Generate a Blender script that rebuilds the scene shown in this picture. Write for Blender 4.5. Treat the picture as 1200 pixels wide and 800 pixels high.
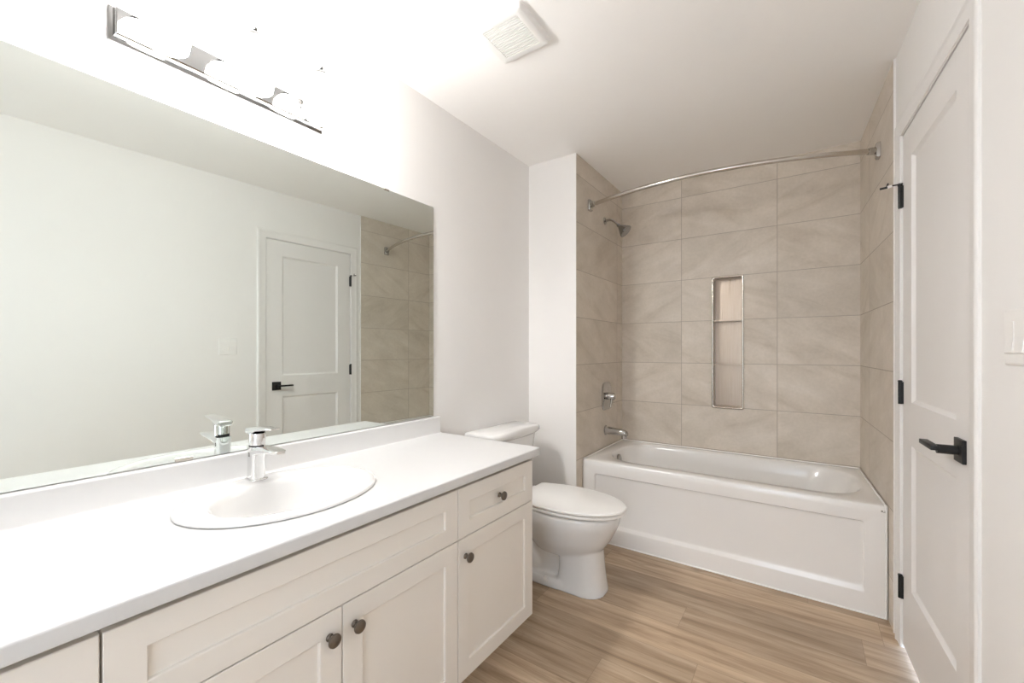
import bpy, bmesh, math
from math import pi, sin, cos, radians
from mathutils import Vector, Matrix

# ------------------------------------------------------------------ scene, camera, light
for o in list(bpy.data.objects):
    bpy.data.objects.remove(o)
SC = bpy.context.scene
COL = SC.collection

cam_d = bpy.data.cameras.new('camera')
cam = bpy.data.objects.new('camera', cam_d)
COL.objects.link(cam)
cam_d.sensor_fit = 'HORIZONTAL'
cam_d.sensor_width = 36.0
cam_d.lens = 493.999 / 1200 * 36.0
cam_d.shift_y = 10.529 / 1200
cam_d.clip_start = 0.01
cam.location = (1.519, 0.0, 1.2013)
cam.rotation_euler = (pi / 2, 0, 0.6037)
SC.camera = cam

vs = SC.view_settings
vs.view_transform = 'Standard'
vs.look = 'None'
vs.gamma = 1
vs.exposure = 0.58
vs.use_curve_mapping = False
SC.cycles.max_bounces = 14
SC.cycles.diffuse_bounces = 8
SC.cycles.glossy_bounces = 6
SC.cycles.caustics_reflective = False
SC.cycles.caustics_refractive = False
SC.cycles.sample_clamp_indirect = 6.0

BULB = 45.0            # frosted glass of the globes
MOUTH = 2.5            # light leaving the open mouth of each shade
DAYLIGHT = 2.9         # daylight in the rooms beyond the doorways
world = bpy.data.worlds.new('world')
SC.world = world
world.use_nodes = True
bg = world.node_tree.nodes['Background']
bg.inputs['Color'].default_value = (0.78, 0.88, 1.0, 1)
bg.inputs['Strength'].default_value = DAYLIGHT

# window light in the room behind the closed door (seen as a bluish glow under the leaf)
wl = bpy.data.lights.new('next_room_window', 'AREA')
wl.shape = 'RECTANGLE'
wl.size, wl.size_y = 1.3, 0.9
wl.energy = 300
wl.color = (0.40, 0.62, 1.0)
wo = bpy.data.objects.new('next_room_window', wl)
COL.objects.link(wo)
wo.location = (3.15, 1.98, 0.46)
wo.rotation_euler = (0, pi / 2, 0)

# ------------------------------------------------------------------ materials
def principled(name):
    m = bpy.data.materials.new(name)
    m.use_nodes = True
    nt = m.node_tree
    return m, nt, nt.nodes['Principled BSDF']

def mat(name, col, rough=0.5, metal=0.0, var=0.03, scale=6.0, bump=0.0, bscale=200.0, coat=0.0, aniso=None):
    """plain surface with a faint procedural mottling"""
    m, nt, b = principled(name)
    N, L = nt.nodes, nt.links
    tc = N.new('ShaderNodeTexCoord')
    nz = N.new('ShaderNodeTexNoise')
    nz.inputs['Scale'].default_value = scale
    nz.inputs['Detail'].default_value = 4
    L.new(tc.outputs['Object'], nz.inputs['Vector'])
    mx = N.new('ShaderNodeMix')
    mx.data_type = 'RGBA'
    mx.inputs[6].default_value = (*[c * (1 - var) for c in col], 1)
    mx.inputs[7].default_value = (*[min(1, c * (1 + var)) for c in col], 1)
    L.new(nz.outputs['Fac'], mx.inputs[0])
    L.new(mx.outputs[2], b.inputs['Base Color'])
    b.inputs['Roughness'].default_value = rough
    b.inputs['Metallic'].default_value = metal
    b.inputs['Coat Weight'].default_value = coat
    b.inputs['Coat Roughness'].default_value = 0.05
    if bump:
        n2 = N.new('ShaderNodeTexNoise')
        n2.inputs['Scale'].default_value = bscale
        n2.inputs['Detail'].default_value = 3
        L.new(tc.outputs['Object'], n2.inputs['Vector'])
        bp = N.new('ShaderNodeBump')
        bp.inputs['Strength'].default_value = bump
        bp.inputs['Distance'].default_value = 0.002
        L.new(n2.outputs['Fac'], bp.inputs['Height'])
        L.new(bp.outputs['Normal'], b.inputs['Normal'])
    return m

class G:
    """small node-graph writer"""
    def __init__(s, nt):
        s.nt = nt
    def val(s, sock, v):
        if isinstance(v, bpy.types.NodeSocket):
            s.nt.links.new(v, sock)
        else:
            sock.default_value = v
    def math(s, op, a, b=0.0):
        n = s.nt.nodes.new('ShaderNodeMath')
        n.operation = op
        s.val(n.inputs[0], a)
        s.val(n.inputs[1], b)
        return n.outputs[0]
    def comb(s, x, y, z):
        n = s.nt.nodes.new('ShaderNodeCombineXYZ')
        for i, v in enumerate((x, y, z)):
            s.val(n.inputs[i], v)
        return n.outputs[0]
    def noise(s, vec, scale, detail=4, rough=0.55, dist=0.0):
        n = s.nt.nodes.new('ShaderNodeTexNoise')
        s.val(n.inputs['Vector'], vec)
        n.inputs['Scale'].default_value = scale
        n.inputs['Detail'].default_value = detail
        n.inputs['Roughness'].default_value = rough
        n.inputs['Distortion'].default_value = dist
        return n.outputs['Fac']
    def white(s, vec):
        n = s.nt.nodes.new('ShaderNodeTexWhiteNoise')
        n.noise_dimensions = '3D'
        s.val(n.inputs['Vector'], vec)
        return n.outputs['Value']
    def ramp(s, fac, stops):
        n = s.nt.nodes.new('ShaderNodeValToRGB')
        e = n.color_ramp.elements
        while len(e) < len(stops):
            e.new(0.5)
        for el, (p, c) in zip(e, stops):
            el.position = p
            el.color = (*c, 1)
        s.val(n.inputs[0], fac)
        return n.outputs[0]
    def mix(s, fac, a, b, mode='MIX'):
        n = s.nt.nodes.new('ShaderNodeMix')
        n.data_type = 'RGBA'
        n.blend_type = mode
        s.val(n.inputs[0], fac)
        s.val(n.inputs[6], a)
        s.val(n.inputs[7], b)
        return n.outputs[2]

def tile_mat(name, axis, u0, w, z0, h, groutw=0.0035, seed=0.0):
    """large stone-look wall tiles; axis is the object axis the rows run along"""
    m, nt, b = principled(name)
    g = G(nt)
    tc = nt.nodes.new('ShaderNodeTexCoord')
    sp = nt.nodes.new('ShaderNodeSeparateXYZ')
    nt.links.new(tc.outputs['Object'], sp.inputs[0])
    u = g.math('DIVIDE', g.math('SUBTRACT', sp.outputs[axis], u0), w)
    v = g.math('DIVIDE', g.math('SUBTRACT', sp.outputs[2], z0), h)
    iu, iv = g.math('FLOOR', u), g.math('FLOOR', v)
    fu, fv = g.math('FRACT', u), g.math('FRACT', v)
    du = g.math('MULTIPLY', g.math('MINIMUM', fu, g.math('SUBTRACT', 1.0, fu)), w)
    dv = g.math('MULTIPLY', g.math('MINIMUM', fv, g.math('SUBTRACT', 1.0, fv)), h)
    d = g.math('MINIMUM', du, dv)
    grout = g.math('LESS_THAN', d, groutw / 2)
    rnd = g.white(g.comb(iu, iv, seed))
    rnd2 = g.white(g.comb(iv, iu, seed + 3.7))
    off = g.math('MULTIPLY', rnd, 23.0)
    off2 = g.math('MULTIPLY', rnd2, 17.0)
    uu, vv = g.math('MULTIPLY', u, w), g.math('MULTIPLY', v, h)
    # veins run gently diagonal, mirrored on some tiles
    sgn = g.math('SUBTRACT', g.math('MULTIPLY', g.math('GREATER_THAN', rnd2, 0.5), 2.0), 1.0)
    diag = g.math('ADD', vv, g.math('MULTIPLY', g.math('MULTIPLY', uu, sgn), 0.45))
    vec = g.comb(g.math('ADD', g.math('MULTIPLY', uu, 1.6), off), g.math('ADD', g.math('MULTIPLY', diag, 6.0), off2), off)
    n1 = g.noise(vec, 1.3, 5, 0.6, 0.7)
    n2 = g.noise(g.comb(g.math('ADD', uu, off2), g.math('ADD', vv, off), 0.0), 5.5, 6, 0.62, 0.3)
    n3 = g.noise(g.comb(g.math('ADD', uu, off), g.math('ADD', vv, off2), 2.0), 60.0, 2)
    base = g.ramp(n1, [(0.30, (0.57, 0.502, 0.422)), (0.44, (0.645, 0.58, 0.50)), (0.56, (0.67, 0.605, 0.528)), (0.75, (0.72, 0.66, 0.59))])
    cloud = g.ramp(n2, [(0.3, (0.90, 0.895, 0.885)), (0.7, (1.04, 1.04, 1.04))])
    c = g.mix(1.0, base, cloud, 'MULTIPLY')
    speck = g.ramp(n3, [(0.35, (0.965, 0.965, 0.96)), (0.65, (1.02, 1.02, 1.02))])
    c = g.mix(1.0, c, speck, 'MULTIPLY')
    tone = g.ramp(rnd, [(0.0, (0.95, 0.95, 0.945)), (1.0, (1.03, 1.03, 1.03))])
    c = g.mix(1.0, c, tone, 'MULTIPLY')
    c = g.mix(grout, c, (0.40, 0.35, 0.298, 1))
    nt.links.new(c, b.inputs['Base Color'])
    g.val(b.inputs['Roughness'], g.math('ADD', 0.42, g.math('MULTIPLY', grout, 0.4)))
    bp = nt.nodes.new('ShaderNodeBump')
    bp.inputs['Strength'].default_value = 0.35
    bp.inputs['Distance'].default_value = 0.002
    g.val(bp.inputs['Height'], g.math('MINIMUM', g.math('DIVIDE', d, groutw), 1.0))
    nt.links.new(bp.outputs['Normal'], b.inputs['Normal'])
    return m

def floor_mat():
    m, nt, b = principled('oak_plank_floor')
    g = G(nt)
    tc = nt.nodes.new('ShaderNodeTexCoord')
    sp = nt.nodes.new('ShaderNodeSeparateXYZ')
    nt.links.new(tc.outputs['Object'], sp.inputs[0])
    PW, PL = 0.178, 1.22
    v = g.math('DIVIDE', g.math('ADD', sp.outputs[1], 0.046), PW)
    iv, fv = g.math('FLOOR', v), g.math('FRACT', v)
    shift = g.math('MULTIPLY', g.white(g.comb(iv, 4.0, 1.0)), PL)
    u = g.math('DIVIDE', g.math('ADD', sp.outputs[0], shift), PL)
    iu, fu = g.math('FLOOR', u), g.math('FRACT', u)
    dv = g.math('MULTIPLY', g.math('MINIMUM', fv, g.math('SUBTRACT', 1.0, fv)), PW)
    du = g.math('MULTIPLY', g.math('MINIMUM', fu, g.math('SUBTRACT', 1.0, fu)), PL)
    seam = g.math('LESS_THAN', g.math('MINIMUM', du, dv), 0.0009)
    r = g.white(g.comb(iu, iv, 0.5))
    r2 = g.white(g.comb(iv, iu, 7.5))
    X = g.math('ADD', sp.outputs[0], g.math('MULTIPLY', r, 31.0))
    Y = g.math('ADD', sp.outputs[1], g.math('MULTIPLY', r2, 19.0))
    band = g.noise(g.comb(g.math('MULTIPLY', X, 1.1), g.math('MULTIPLY', Y, 15.0), 0.0), 1.4, 5, 0.6, 0.5)
    fine = g.noise(g.comb(g.math('MULTIPLY', X, 3.0), g.math('MULTIPLY', Y, 90.0), 1.0), 2.0, 4, 0.65, 0.1)
    knot = g.noise(g.comb(g.math('MULTIPLY', X, 3.2), g.math('MULTIPLY', Y, 9.0), 5.0), 1.6, 2, 0.5, 1.0)
    c = g.ramp(band, [(0.27, (0.235, 0.160, 0.098)), (0.43, (0.390, 0.285, 0.190)), (0.58, (0.500, 0.380, 0.265)), (0.76, (0.620, 0.495, 0.365))])
    c = g.mix(1.0, c, g.ramp(fine, [(0.3, (0.84, 0.83, 0.82)), (0.7, (1.09, 1.09, 1.09))]), 'MULTIPLY')
    c = g.mix(g.ramp(knot, [(0.66, (0, 0, 0)), (0.78, (0.55, 0.55, 0.55))]), c, (0.22, 0.145, 0.088, 1))
    c = g.mix(1.0, c, g.ramp(r, [(0.0, (0.82, 0.815, 0.81)), (1.0, (1.12, 1.12, 1.12))]), 'MULTIPLY')
    c = g.mix(g.math('MULTIPLY', seam, 0.5), c, (0.15, 0.105, 0.070, 1))
    nt.links.new(c, b.inputs['Base Color'])
    g.val(b.inputs['Roughness'], g.math('ADD', 0.40, g.math('MULTIPLY', fine, 0.14)))
    bp = nt.nodes.new('ShaderNodeBump')
    bp.inputs['Strength'].default_value = 0.12
    bp.inputs['Distance'].default_value = 0.001
    g.val(bp.inputs['Height'], fine)
    nt.links.new(bp.outputs['Normal'], b.inputs['Normal'])
    return m

def brushed_mat():
    m, nt, b = principled('brushed_stainless')
    g = G(nt)
    tc = nt.nodes.new('ShaderNodeTexCoord')
    sp = nt.nodes.new('ShaderNodeSeparateXYZ')
    nt.links.new(tc.outputs['Object'], sp.inputs[0])
    n = g.noise(g.comb(g.math('MULTIPLY', sp.outputs[0], 500.0), g.math('MULTIPLY', sp.outputs[1], 500.0), g.math('MULTIPLY', sp.outputs[2], 4.0)), 1.0, 3)
    nt.links.new(g.ramp(n, [(0.3, (0.34, 0.275, 0.22)), (0.7, (0.41, 0.345, 0.285))]), b.inputs['Base Color'])
    b.inputs['Metallic'].default_value = 1.0
    g.val(b.inputs['Roughness'], g.math('ADD', 0.22, g.math('MULTIPLY', n, 0.16)))
    return m

M = {}
M['wall'] = mat('wall_paint', (0.82, 0.806, 0.788), 0.62, var=0.008, bump=0.05, bscale=380)
M['ceiling'] = mat('ceiling_paint', (0.94, 0.925, 0.905), 0.8, var=0.008, bump=0.08, bscale=300)
M['trim'] = mat('trim_paint', (0.82, 0.805, 0.79), 0.38, var=0.01)
M['door'] = mat('door_paint', (0.79, 0.773, 0.758), 0.42, var=0.01)
M['cabinet'] = mat('cabinet_paint', (0.77, 0.735, 0.68), 0.42, var=0.012)
M['carcass'] = mat('cabinet_inside', (0.30, 0.26, 0.21), 0.6)
M['counter'] = mat('white_laminate', (0.62, 0.618, 0.612), 0.36, var=0.012, scale=40)
M['porcelain'] = mat('porcelain', (0.76, 0.757, 0.748), 0.07, var=0.006, coat=0.4)
M['acrylic'] = mat('tub_acrylic', (0.84, 0.825, 0.805), 0.16, var=0.006, coat=0.3)
M['plastic'] = mat('white_plastic', (0.84, 0.83, 0.81), 0.3, var=0.006)
M['slot'] = mat('grey_slot', (0.30, 0.29, 0.27), 0.6)
M['chrome'] = mat('chrome', (0.83, 0.83, 0.83), 0.06, 1.0, var=0.02)
M['bath_chrome'] = mat('bath_chrome', (0.50, 0.485, 0.465), 0.10, 1.0, var=0.03)
M['lamp_chrome'] = mat('lamp_chrome', (0.34, 0.34, 0.34), 0.05, 1.0, var=0.03)
M['nickel_dark'] = mat('satin_nickel_frame', (0.52, 0.475, 0.42), 0.2, 1.0, var=0.03)
M['cap_chrome'] = mat('cap_chrome', (0.20, 0.20, 0.20), 0.12, 1.0, var=0.03)
M['nickel'] = mat('satin_nickel', (0.60, 0.56, 0.51), 0.22, 1.0, var=0.03)
M['steel'] = brushed_mat()
M['black'] = mat('matte_black_metal', (0.012, 0.012, 0.012), 0.42, 0.3, var=0.1)
M['bronze'] = mat('dark_pewter', (0.17, 0.145, 0.12), 0.38, 0.85, var=0.12, scale=120)
M['dark'] = mat('dark_recess', (0.02, 0.02, 0.02), 0.7)
M['caulk'] = mat('white_caulk', (0.86, 0.85, 0.83), 0.35, var=0.01)
M['mirror'] = mat('mirror_silver', (0.84, 0.895, 0.865), 0.005, 1.0, var=0.001)
M['mirror_edge'] = mat('mirror_glass_edge', (0.10, 0.13, 0.11), 0.2, var=0.05)
M['floor'] = floor_mat()

def globe_mat():
    m, nt, b = principled('lit_frosted_globe')
    g = G(nt)
    lw = nt.nodes.new('ShaderNodeTexNoise')
    lw.inputs['Scale'].default_value = 5.0
    b.inputs['Base Color'].default_value = (0.9, 0.89, 0.87, 1)
    b.inputs['Roughness'].default_value = 0.25
    nt.links.new(g.ramp(lw.outputs['Fac'], [(0.3, (1.0, 0.985, 0.97)), (0.7, (1.0, 0.99, 0.98))]), b.inputs['Emission Color'])
    b.inputs['Emission Strength'].default_value = BULB
    return m
M['globe'] = globe_mat()

# ------------------------------------------------------------------ mesh helpers
def box(bm, x0, x1, y0, y1, z0, z1, bevel=0.0, seg=2, skip=None):
    r = bmesh.ops.create_cube(bm, size=1.0)
    vs_ = r['verts']
    for v in vs_:
        v.co = Vector(((x0 + x1) / 2 + v.co.x * (x1 - x0), (y0 + y1) / 2 + v.co.y * (y1 - y0), (z0 + z1) / 2 + v.co.z * (z1 - z0)))
    if bevel:
        es = list({e for v in vs_ for e in v.link_edges})
        bmesh.ops.bevel(bm, geom=es, offset=bevel, segments=seg, affect='EDGES', profile=0.5)

def loft(bm, rings, cap0=True, cap1=True, closed=True):
    vv = [[bm.verts.new(p) for p in r] for r in rings]
    n = len(vv[0])
    for a, b in zip(vv, vv[1:]):
        for i in range(n if closed else n - 1):
            j = (i + 1) % n
            bm.faces.new((a[i], a[j], b[j], b[i]))
    if cap0:
        bm.faces.new(list(reversed(vv[0])))
    if cap1:
        bm.faces.new(vv[-1])
    return vv

def lathe(bm, prof, n=40, mtx=None, cap0=True, cap1=True):
    """prof: (radius, height) pairs about local z"""
    rings = []
    for r, z in prof:
        ring = []
        for i in range(n):
            a = 2 * pi * i / n
            p = Vector((r * cos(a), r * sin(a), z))
            ring.append(mtx @ p if mtx else p)
        rings.append(ring)
    loft(bm, rings, cap0, cap1)

def tube(bm, pts, rad, n=20, flat=1.0, up=None):
    """tube through points; rad is a number or a list"""
    pts = [Vector(p) for p in pts]
    rings = []
    prev = None
    for i, p in enumerate(pts):
        t = (pts[min(i + 1, len(pts) - 1)] - pts[max(i - 1, 0)]).normalized()
        if prev is None:
            a = Vector(up) if up else (Vector((0, 0, 1)) if abs(t.z) < 0.9 else Vector((1, 0, 0)))
        else:
            a = prev
        a = (a - t * a.dot(t)).normalized()
        prev = a
        b = t.cross(a)
        r = rad[i] if isinstance(rad, (list, tuple)) else rad
        rings.append([p + a * (r * cos(2 * pi * k / n)) + b * (r * flat * sin(2 * pi * k / n)) for k in range(n)])
    loft(bm, rings)

def axis_mtx(origin, direction):
    return Matrix.Translation(Vector(origin)) @ Vector(direction).to_track_quat('Z', 'Y').to_matrix().to_4x4()

def spline(pts, n=8):
    """Catmull-Rom through points"""
    P = [Vector(p) for p in pts]
    P = [P[0] * 2 - P[1]] + P + [P[-1] * 2 - P[-2]]
    out = []
    for i in range(1, len(P) - 2):
        for k in range(n):
            t = k / n
            a, b, c, d = P[i - 1], P[i], P[i + 1], P[i + 2]
            out.append(0.5 * ((2 * b) + (c - a) * t + (2 * a - 5 * b + 4 * c - d) * t * t + (3 * b - a - 3 * c + d) * t ** 3))
    out.append(P[-2])
    return out

def interp(keys, n):
    """resample rows of numbers smoothly (Catmull-Rom per column)"""
    K = [list(k) for k in keys]
    K = [[2 * a - b for a, b in zip(K[0], K[1])]] + K + [[2 * a - b for a, b in zip(K[-1], K[-2])]]
    out = []
    for i in range(1, len(K) - 2):
        for s in range(n):
            t = s / n
            out.append([0.5 * (2 * b + (c - a) * t + (2 * a - 5 * b + 4 * c - d) * t * t + (3 * b - a - 3 * c + d) * t ** 3)
                        for a, b, c, d in zip(K[i - 1], K[i], K[i + 1], K[i + 2])])
    out.append(K[-2])
    return out

def obj(name, bm, m, parent=None, loc=(0, 0, 0), rotz=0.0, smooth=40, kind=None, label=None, cat=None, group=None, flip=True):
    if flip:
        bmesh.ops.recalc_face_normals(bm, faces=bm.faces)
    me = bpy.data.meshes.new(name)
    bm.to_mesh(me)
    bm.free()
    ms = m if isinstance(m, (list, tuple)) else [m]
    for x in ms:
        me.materials.append(x)
    if smooth:
        for p in me.polygons:
            p.use_smooth = True
        me.set_sharp_from_angle(angle=radians(smooth))
    o = bpy.data.objects.new(name, me)
    COL.objects.link(o)
    o.location = loc
    o.rotation_euler = (0, 0, rotz)
    if parent:
        o.parent = parent
    tag(o, label, cat, group, kind)
    return o

def tag(o, label=None, cat=None, group=None, kind=None):
    if label:
        o['label'] = label
    if cat:
        o['category'] = cat
    if group:
        o['group'] = group
    if kind:
        o['kind'] = kind
    return o

def thing(name, label, cat, loc=(0, 0, 0), rotz=0.0, group=None, kind=None):
    o = bpy.data.objects.new(name, None)
    COL.objects.link(o)
    o.empty_display_size = 0.05
    o.location = loc
    o.rotation_euler = (0, 0, rotz)
    return tag(o, label, cat, group, kind)

def B():
    return bmesh.new()

def copy_tree(o, parent=None):
    c = o.copy()
    COL.objects.link(c)
    if parent:
        c.parent = parent
    for ch in [x for x in COL.objects if x.parent == o]:
        copy_tree(ch, c)
    return c

def rrect(x0, x1, y0, y1, r, z, n=8):
    """rounded rectangle loop, 4*(n+1) points"""
    pts = []
    for cx, cy, a0 in ((x1 - r, y1 - r, 0), (x0 + r, y1 - r, pi / 2), (x0 + r, y0 + r, pi), (x1 - r, y0 + r, 1.5 * pi)):
        for i in range(n + 1):
            a = a0 + pi / 2 * i / n
            pts.append(Vector((cx + r * cos(a), cy + r * sin(a), z)))
    return pts

# ------------------------------------------------------------------ room dimensions
H = 2.4405
YS = 2.404            # face of the short wall beside the tub
XA = 0.348            # tiled left face of the alcove
YB = 3.228            # tiled back face of the alcove
RX, RY, RROT = 1.8665, 1.93, 0.0463     # frame of the right wall (it is a little out of square)
YR = -0.95            # wall behind the camera
def rw(y):            # x of the right wall face at depth y
    return RX - 0.0463 * (y - RY)

# floor
bm = B(); box(bm, -0.12, 3.4, YR - 1.6, 3.4, -0.06, 0.0)
obj('floor', bm, M['floor'], kind='structure', smooth=0, label='grey brown oak plank vinyl floor', cat='floor')
# ceiling
bm = B(); box(bm, -0.12, 2.16, YR - 0.12, 3.42, H, H + 0.08)
obj('ceiling', bm, M['ceiling'], kind='structure', smooth=0, label='plain white painted ceiling', cat='ceiling')
# left wall (vanity wall)
bm = B(); box(bm, -0.12, 0.0, YR - 0.12, YS + 0.1, 0, H)
obj('wall_left', bm, M['wall'], kind='structure', smooth=0, label='white wall behind the mirror and the vanity', cat='wall')
# short return wall at the tub
bm = B(); box(bm, 0.0, XA - 0.012, YS, YB + 0.17, 0, H)
obj('wall_return', bm, M['wall'], kind='structure', smooth=0, label='short white wall between toilet and tub', cat='wall')
# tiled alcove walls
ROW, Z1 = 0.3005, 0.5097
bm = B(); box(bm, XA - 0.012, XA, YS + 0.004, YB, 0, H)
obj('wall_alcove_left', bm, tile_mat('tile_left', 1, 2.375, 0.740, Z1, ROW, seed=1.0), kind='structure', smooth=0,
    label='taupe tiled wall carrying the shower fittings', cat='wall')
bm = B()
NX0, NX1, NZ0, NZ1 = 1.000, 1.187, 0.806, 1.708       # niche opening
XR = 1.84
for a in ((XA - 0.012, NX0, 0, H), (NX1, XR, 0, H), (NX0, NX1, 0, NZ0), (NX0, NX1, NZ1, H)):
    box(bm, a[0], a[1], YB, YB + 0.16, a[2], a[3])
obj('wall_back', bm, tile_mat('tile_back', 0, XA + 0.444, 0.591, Z1, ROW, seed=2.0), kind='structure', smooth=0,
    label='taupe tiled back wall of the tub alcove', cat='wall')
bm = B(); box(bm, -0.006, 0.12, YS - RY, YB - RY + 0.16, 0, H)
obj('wall_alcove_right', bm, tile_mat('tile_right', 1, 1.02, 0.591, Z1, ROW, seed=5.0), loc=(RX, RY, 0), rotz=RROT, kind='structure', smooth=0,
    label='taupe tiled end wall of the tub beside the door', cat='wall')
# tile edge profiles
bm = B(); box(bm, XA - 0.013, XA + 0.0015, YS - 0.001, YS + 0.005, 0, H)
obj('trim_1', bm, M['trim'], kind='structure', smooth=0, label='thin pale edge strip of the left alcove tiles', cat='trim')
bm = B(); box(bm, -0.0075, 0.004, YS - RY - 0.005, YS - RY, 0, H)
obj('trim_2', bm, M['trim'], loc=(RX, RY, 0), rotz=RROT, kind='structure', smooth=0, label='thin pale edge strip of tiles beside the door', cat='trim')
# right wall with the door opening
D0, D1, DZ = 1.593 - RY, 2.300 - RY, 2.0657
bm = B()
box(bm, 0, 0.12, YR - 0.12 - RY, D0 - 0.006, 0, H)
box(bm, 0, 0.12, D1 + 0.006, YS - RY - 0.005, 0, H)
box(bm, 0, 0.12, D0 - 0.006, D1 + 0.006, DZ + 0.006, H)
obj('wall_right', bm, M['wall'], loc=(RX, RY, 0), rotz=RROT, kind='structure', smooth=0, label='white wall holding the panelled door', cat='wall')
# rear wall with the doorway the photographer stands in front of
bm = B()
box(bm, -0.12, 0.95, YR - 0.12, YR, 0, H)
box(bm, 1.80, 2.16, YR - 0.12, YR, 0, H)
box(bm, 0.95, 1.80, YR - 0.12, YR, 2.06, H)
obj('wall_rear', bm, M['wall'], kind='structure', smooth=0, label='white wall with open doorway behind the viewer', cat='wall')

# door casing
def casing_profile(bm, path_pts, w=0.062):
    """mitred casing swept up, across and down; outline in (out, offset) steps"""
    prof = [(0.0, 0.0), (0.0045, 0.0), (0.0060, 0.003), (0.0060, 0.034), (0.0075, 0.040), (0.0105, 0.046), (0.0108, 0.052), (0.0095, 0.057), (0.006, w), (0.0, w)]
    y0, y1, zt = path_pts
    rings = []
    def ring(f):
        return [Vector(f(out, off)) for out, off in prof]
    rings.append(ring(lambda o, k: (-o, y0 - k, 0.0)))
    rings.append(ring(lambda o, k: (-o, y0 - k, zt + k)))
    rings.append(ring(lambda o, k: (-o, y1 + k, zt + k)))
    rings.append(ring(lambda o, k: (-o, y1 + k, 0.0)))
    loft(bm, rings)
bm = B()
casing_profile(bm, (D0 - 0.006, D1 + 0.006, DZ + 0.006))
# jamb lining inside the opening
box(bm, 0.0, 0.12, D0 - 0.006, D0 - 0.003, 0, DZ + 0.003)
box(bm, 0.0, 0.12, D1 + 0.003, D1 + 0.006, 0, DZ + 0.003)
box(bm, 0.0, 0.12, D0 - 0.006, D1 + 0.006, DZ + 0.003, DZ + 0.006)
for ya, yb in ((D0 - 0.005, D0 + 0.012), (D1 - 0.012, D1 + 0.005)):
    box(bm, 0.0405, 0.054, ya, yb, 0, DZ + 0.003)
box(bm, 0.0405, 0.054, D0 - 0.005, D1 + 0.005, DZ - 0.012, DZ + 0.005)
obj('trim_3', bm, M['trim'], loc=(RX, RY, 0), rotz=RROT, kind='structure', smooth=30, label='white moulded casing around the panelled door', cat='trim')
# baseboards
bm = B(); box(bm, -0.012, 0, YR - RY + 0.01, D0 - 0.07, 0, 0.085, 0.003)
obj('baseboard_right', bm, M['trim'], loc=(RX, RY, 0), rotz=RROT, kind='structure', label='white baseboard along the wall of the door', cat='baseboard')
bm = B(); box(bm, 0.001, XA - 0.014, YS - 0.012, YS, 0, 0.085, 0.003)
obj('baseboard_back', bm, M['trim'], kind='structure', label='white baseboard behind the toilet', cat='baseboard')

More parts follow.
